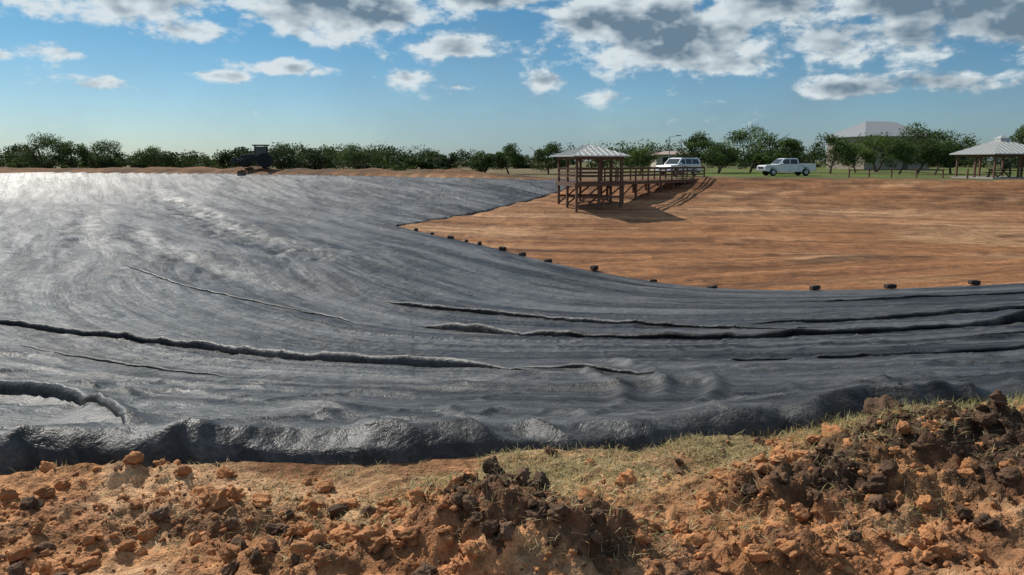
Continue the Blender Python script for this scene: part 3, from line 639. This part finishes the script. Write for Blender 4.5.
edge=catmull([(-8.2,54.6),(-2.4,44.6),(2.2,35),(6.9,28.6),(11.7,26.7),(18.1,27),(32,29)],10,False)
cum=np.concatenate([[0],np.cumsum(np.hypot(*np.diff(edge,axis=0).T))]); s_=.5
while s_<cum[-1]-1:
    ex=np.interp(s_,cum,edge[:,0]); ey=np.interp(s_,cum,edge[:,1]); e2=(np.interp(s_+.3,cum,edge[:,0])-ex,np.interp(s_+.3,cum,edge[:,1])-ey)
    sandbag(ex,ey,math.atan2(e2[1],e2[0])+random.uniform(-.6,.6),random.uniform(.7,1.05)); s_+=random.uniform(1.7,3.6)
# ------------------------------------------------------------ sky, sun
SAZ,SEL=R(-44),R(41)
sun=bpy.data.lights.new('sun','SUN'); sun.energy=4.4; sun.angle=R(.55); sun.color=(1,.94,.85)
so=link(bpy.data.objects.new('sun',sun)); sv=Vector((math.sin(SAZ)*math.cos(SEL),math.cos(SAZ)*math.cos(SEL),math.sin(SEL)))
so.rotation_euler=sv.to_track_quat('Z','Y').to_euler(); so.location=(-40,40,60)
W=bpy.data.worlds.new('World'); scene.world=W; W.use_nodes=True; nt=W.node_tree; L=nt.links.new
W.cycles.sampling_method='MANUAL'; W.cycles.sample_map_resolution=256
bg=nt.nodes['Background']; sky=nd(nt,'ShaderNodeTexSky'); sky.sky_type='NISHITA'; sky.sun_disc=False; sky.sun_elevation=SEL; sky.sun_rotation=SAZ%(2*math.pi); sky.air_density=1.0; sky.dust_density=.6; sky.ozone_density=2.5
def M(op,a,b=None,c=None):
    n=nd(nt,'ShaderNodeMath',operation=op)
    for i,v in enumerate((a,b,c)):
        if v is None: continue
        if isinstance(v,(int,float)): n.inputs[i].default_value=v
        else: L(v,n.inputs[i])
    return n.outputs[0]
def MR(v,a,b,c,d,st=True):
    n=nd(nt,'ShaderNodeMapRange'); n.interpolation_type='SMOOTHSTEP' if st else 'LINEAR'; L(v,n.inputs[0])
    for i,k in enumerate((a,b,c,d)): n.inputs[i+1].default_value=k
    return n.outputs[0]
tc=nd(nt,'ShaderNodeTexCoord'); sep=nd(nt,'ShaderNodeSeparateXYZ'); L(tc.outputs['Generated'],sep.inputs[0])
az=M('ARCTAN2',sep.outputs[0],sep.outputs[1]); el=M('ARCSINE',sep.outputs[2])
comb=nd(nt,'ShaderNodeCombineXYZ'); L(M('MULTIPLY',az,14),comb.inputs[0]); L(M('MULTIPLY',el,25),comb.inputs[1])
def cn(off,sc=1,det=5,rg=.58):
    v=nd(nt,'ShaderNodeVectorMath',operation='ADD'); L(comb.outputs[0],v.inputs[0]); v.inputs[1].default_value=off
    n=nd(nt,'ShaderNodeTexNoise'); n.inputs['Scale'].default_value=sc; n.inputs['Detail'].default_value=det; n.inputs['Roughness'].default_value=rg; n.inputs['Distortion'].default_value=.15
    L(v.outputs[0],n.inputs['Vector']); return n.outputs['Fac']
# cloud bank positions on the sky dome (azimuth / elevation), with angular size and weight
blobs=[(40,6,75,19,1.1),(130,22,105,21,1.2),(205,45,48,13,1),(345,14,70,32,1.75),(290,3,54,14,1.15),(400,18,40,22,1.2),(478,5,74,16,1.25),(290,74,42,8,1.05),(230,84,28,6,.95),(405,82,30,8,1.05),(466,90,26,7,1.0),(448,52,40,13,1.2),
  (590,30,42,28,1.25),(660,42,78,35,1.65),(620,6,46,17,1.15),(715,72,54,13,1.15),(750,18,56,26,1.4),(545,84,28,8,1),(600,100,32,7,.85),(860,55,120,20,1.02),(1000,38,70,34,1.4),(920,20,110,24,1.25),(870,95,110,10,.9),(70,70,40,7,.85),(120,94,26,7,.95),(10,75,18,6,1)]
tot=None
for bx,by,bw,bh,s in blobs:
    dx=M('MULTIPLY',M('SUBTRACT',az,math.atan((bx-512)/780)),780/bw); dy=M('MULTIPLY',M('SUBTRACT',el,math.atan((160-by)/780)),780/bh)
    g_=M('MULTIPLY',M('EXPONENT',M('MULTIPLY',M('ADD',M('MULTIPLY',dx,dx),M('MULTIPLY',dy,dy)),-.8)),s)
    tot=g_ if tot is None else M('MAXIMUM',tot,g_)
tot=M('MAXIMUM',tot,MR(el,.22,.4,0,.55))
nA=cn((3.1,1.2,0)); nB=cn((3.1-.16,1.2+.24,0),1,3); nF=cn((9,4,2),3.0,5,.62)
dens=M('ADD',M('ADD',nA,M('MULTIPLY',M('SUBTRACT',nF,.5),.36)),M('MULTIPLY',tot,.36))
mask=MR(dens,.63,.83,0,1)
light=M('ADD',M('ADD',M('MULTIPLY',M('SUBTRACT',nA,nB),3.8),M('MULTIPLY',M('SUBTRACT',nF,.5),1.2)),M('SUBTRACT',1.02,M('MULTIPLY',MR(dens,.76,1.06,0,1),1.0)))
light=M('SUBTRACT',light,MR(az,.15,.6,0,.4))
lt=MR(light,.05,1.05,0,1,False)
cc_=nd(nt,'ShaderNodeMix',data_type='RGBA'); cc_.inputs[6].default_value=(1.5,2.2,2.9,1); cc_.inputs[7].default_value=(7.0,7.7,8.0,1); L(lt,cc_.inputs[0])
tint=nd(nt,'ShaderNodeMix',data_type='RGBA'); tint.inputs[6].default_value=(.54,.72,.92,1); tint.inputs[7].default_value=(.26,.54,.70,1); L(MR(el,0,.19,0,1),tint.inputs[0])
mu=nd(nt,'ShaderNodeMix',data_type='RGBA',blend_type='MULTIPLY'); mu.inputs[0].default_value=1; L(sky.outputs[0],mu.inputs[6]); L(tint.outputs[2],mu.inputs[7])
veil=nd(nt,'ShaderNodeMix',data_type='RGBA'); L(M('MULTIPLY',MR(cn((5,8,1),.35,4),.35,.7,0,.55),MR(az,-.5,.5,.3,1)),veil.inputs[0]); L(mu.outputs[2],veil.inputs[6]); veil.inputs[7].default_value=(2.1,3.2,4.1,1)
fin=nd(nt,'ShaderNodeMix',data_type='RGBA'); L(M('MULTIPLY',mask,MR(el,-.01,.05,0,.94)),fin.inputs[0]); L(veil.outputs[2],fin.inputs[6]); L(cc_.outputs[2],fin.inputs[7])
L(fin.outputs[2],bg.inputs['Color']); bg.inputs['Strength'].default_value=.1
# ------------------------------------------------------------ camera
cam=bpy.data.cameras.new('camera'); co=link(bpy.data.objects.new('camera',cam)); co.location=(0,0,1.7); co.rotation_euler=(R(90-9.28),0,0)
cam.sensor_width=36; cam.lens=36*780/1024; cam.clip_start=.05; cam.clip_end=6000; scene.camera=co
scene.view_settings.view_transform='Standard'; scene.view_settings.look='None'; scene.view_settings.exposure=0
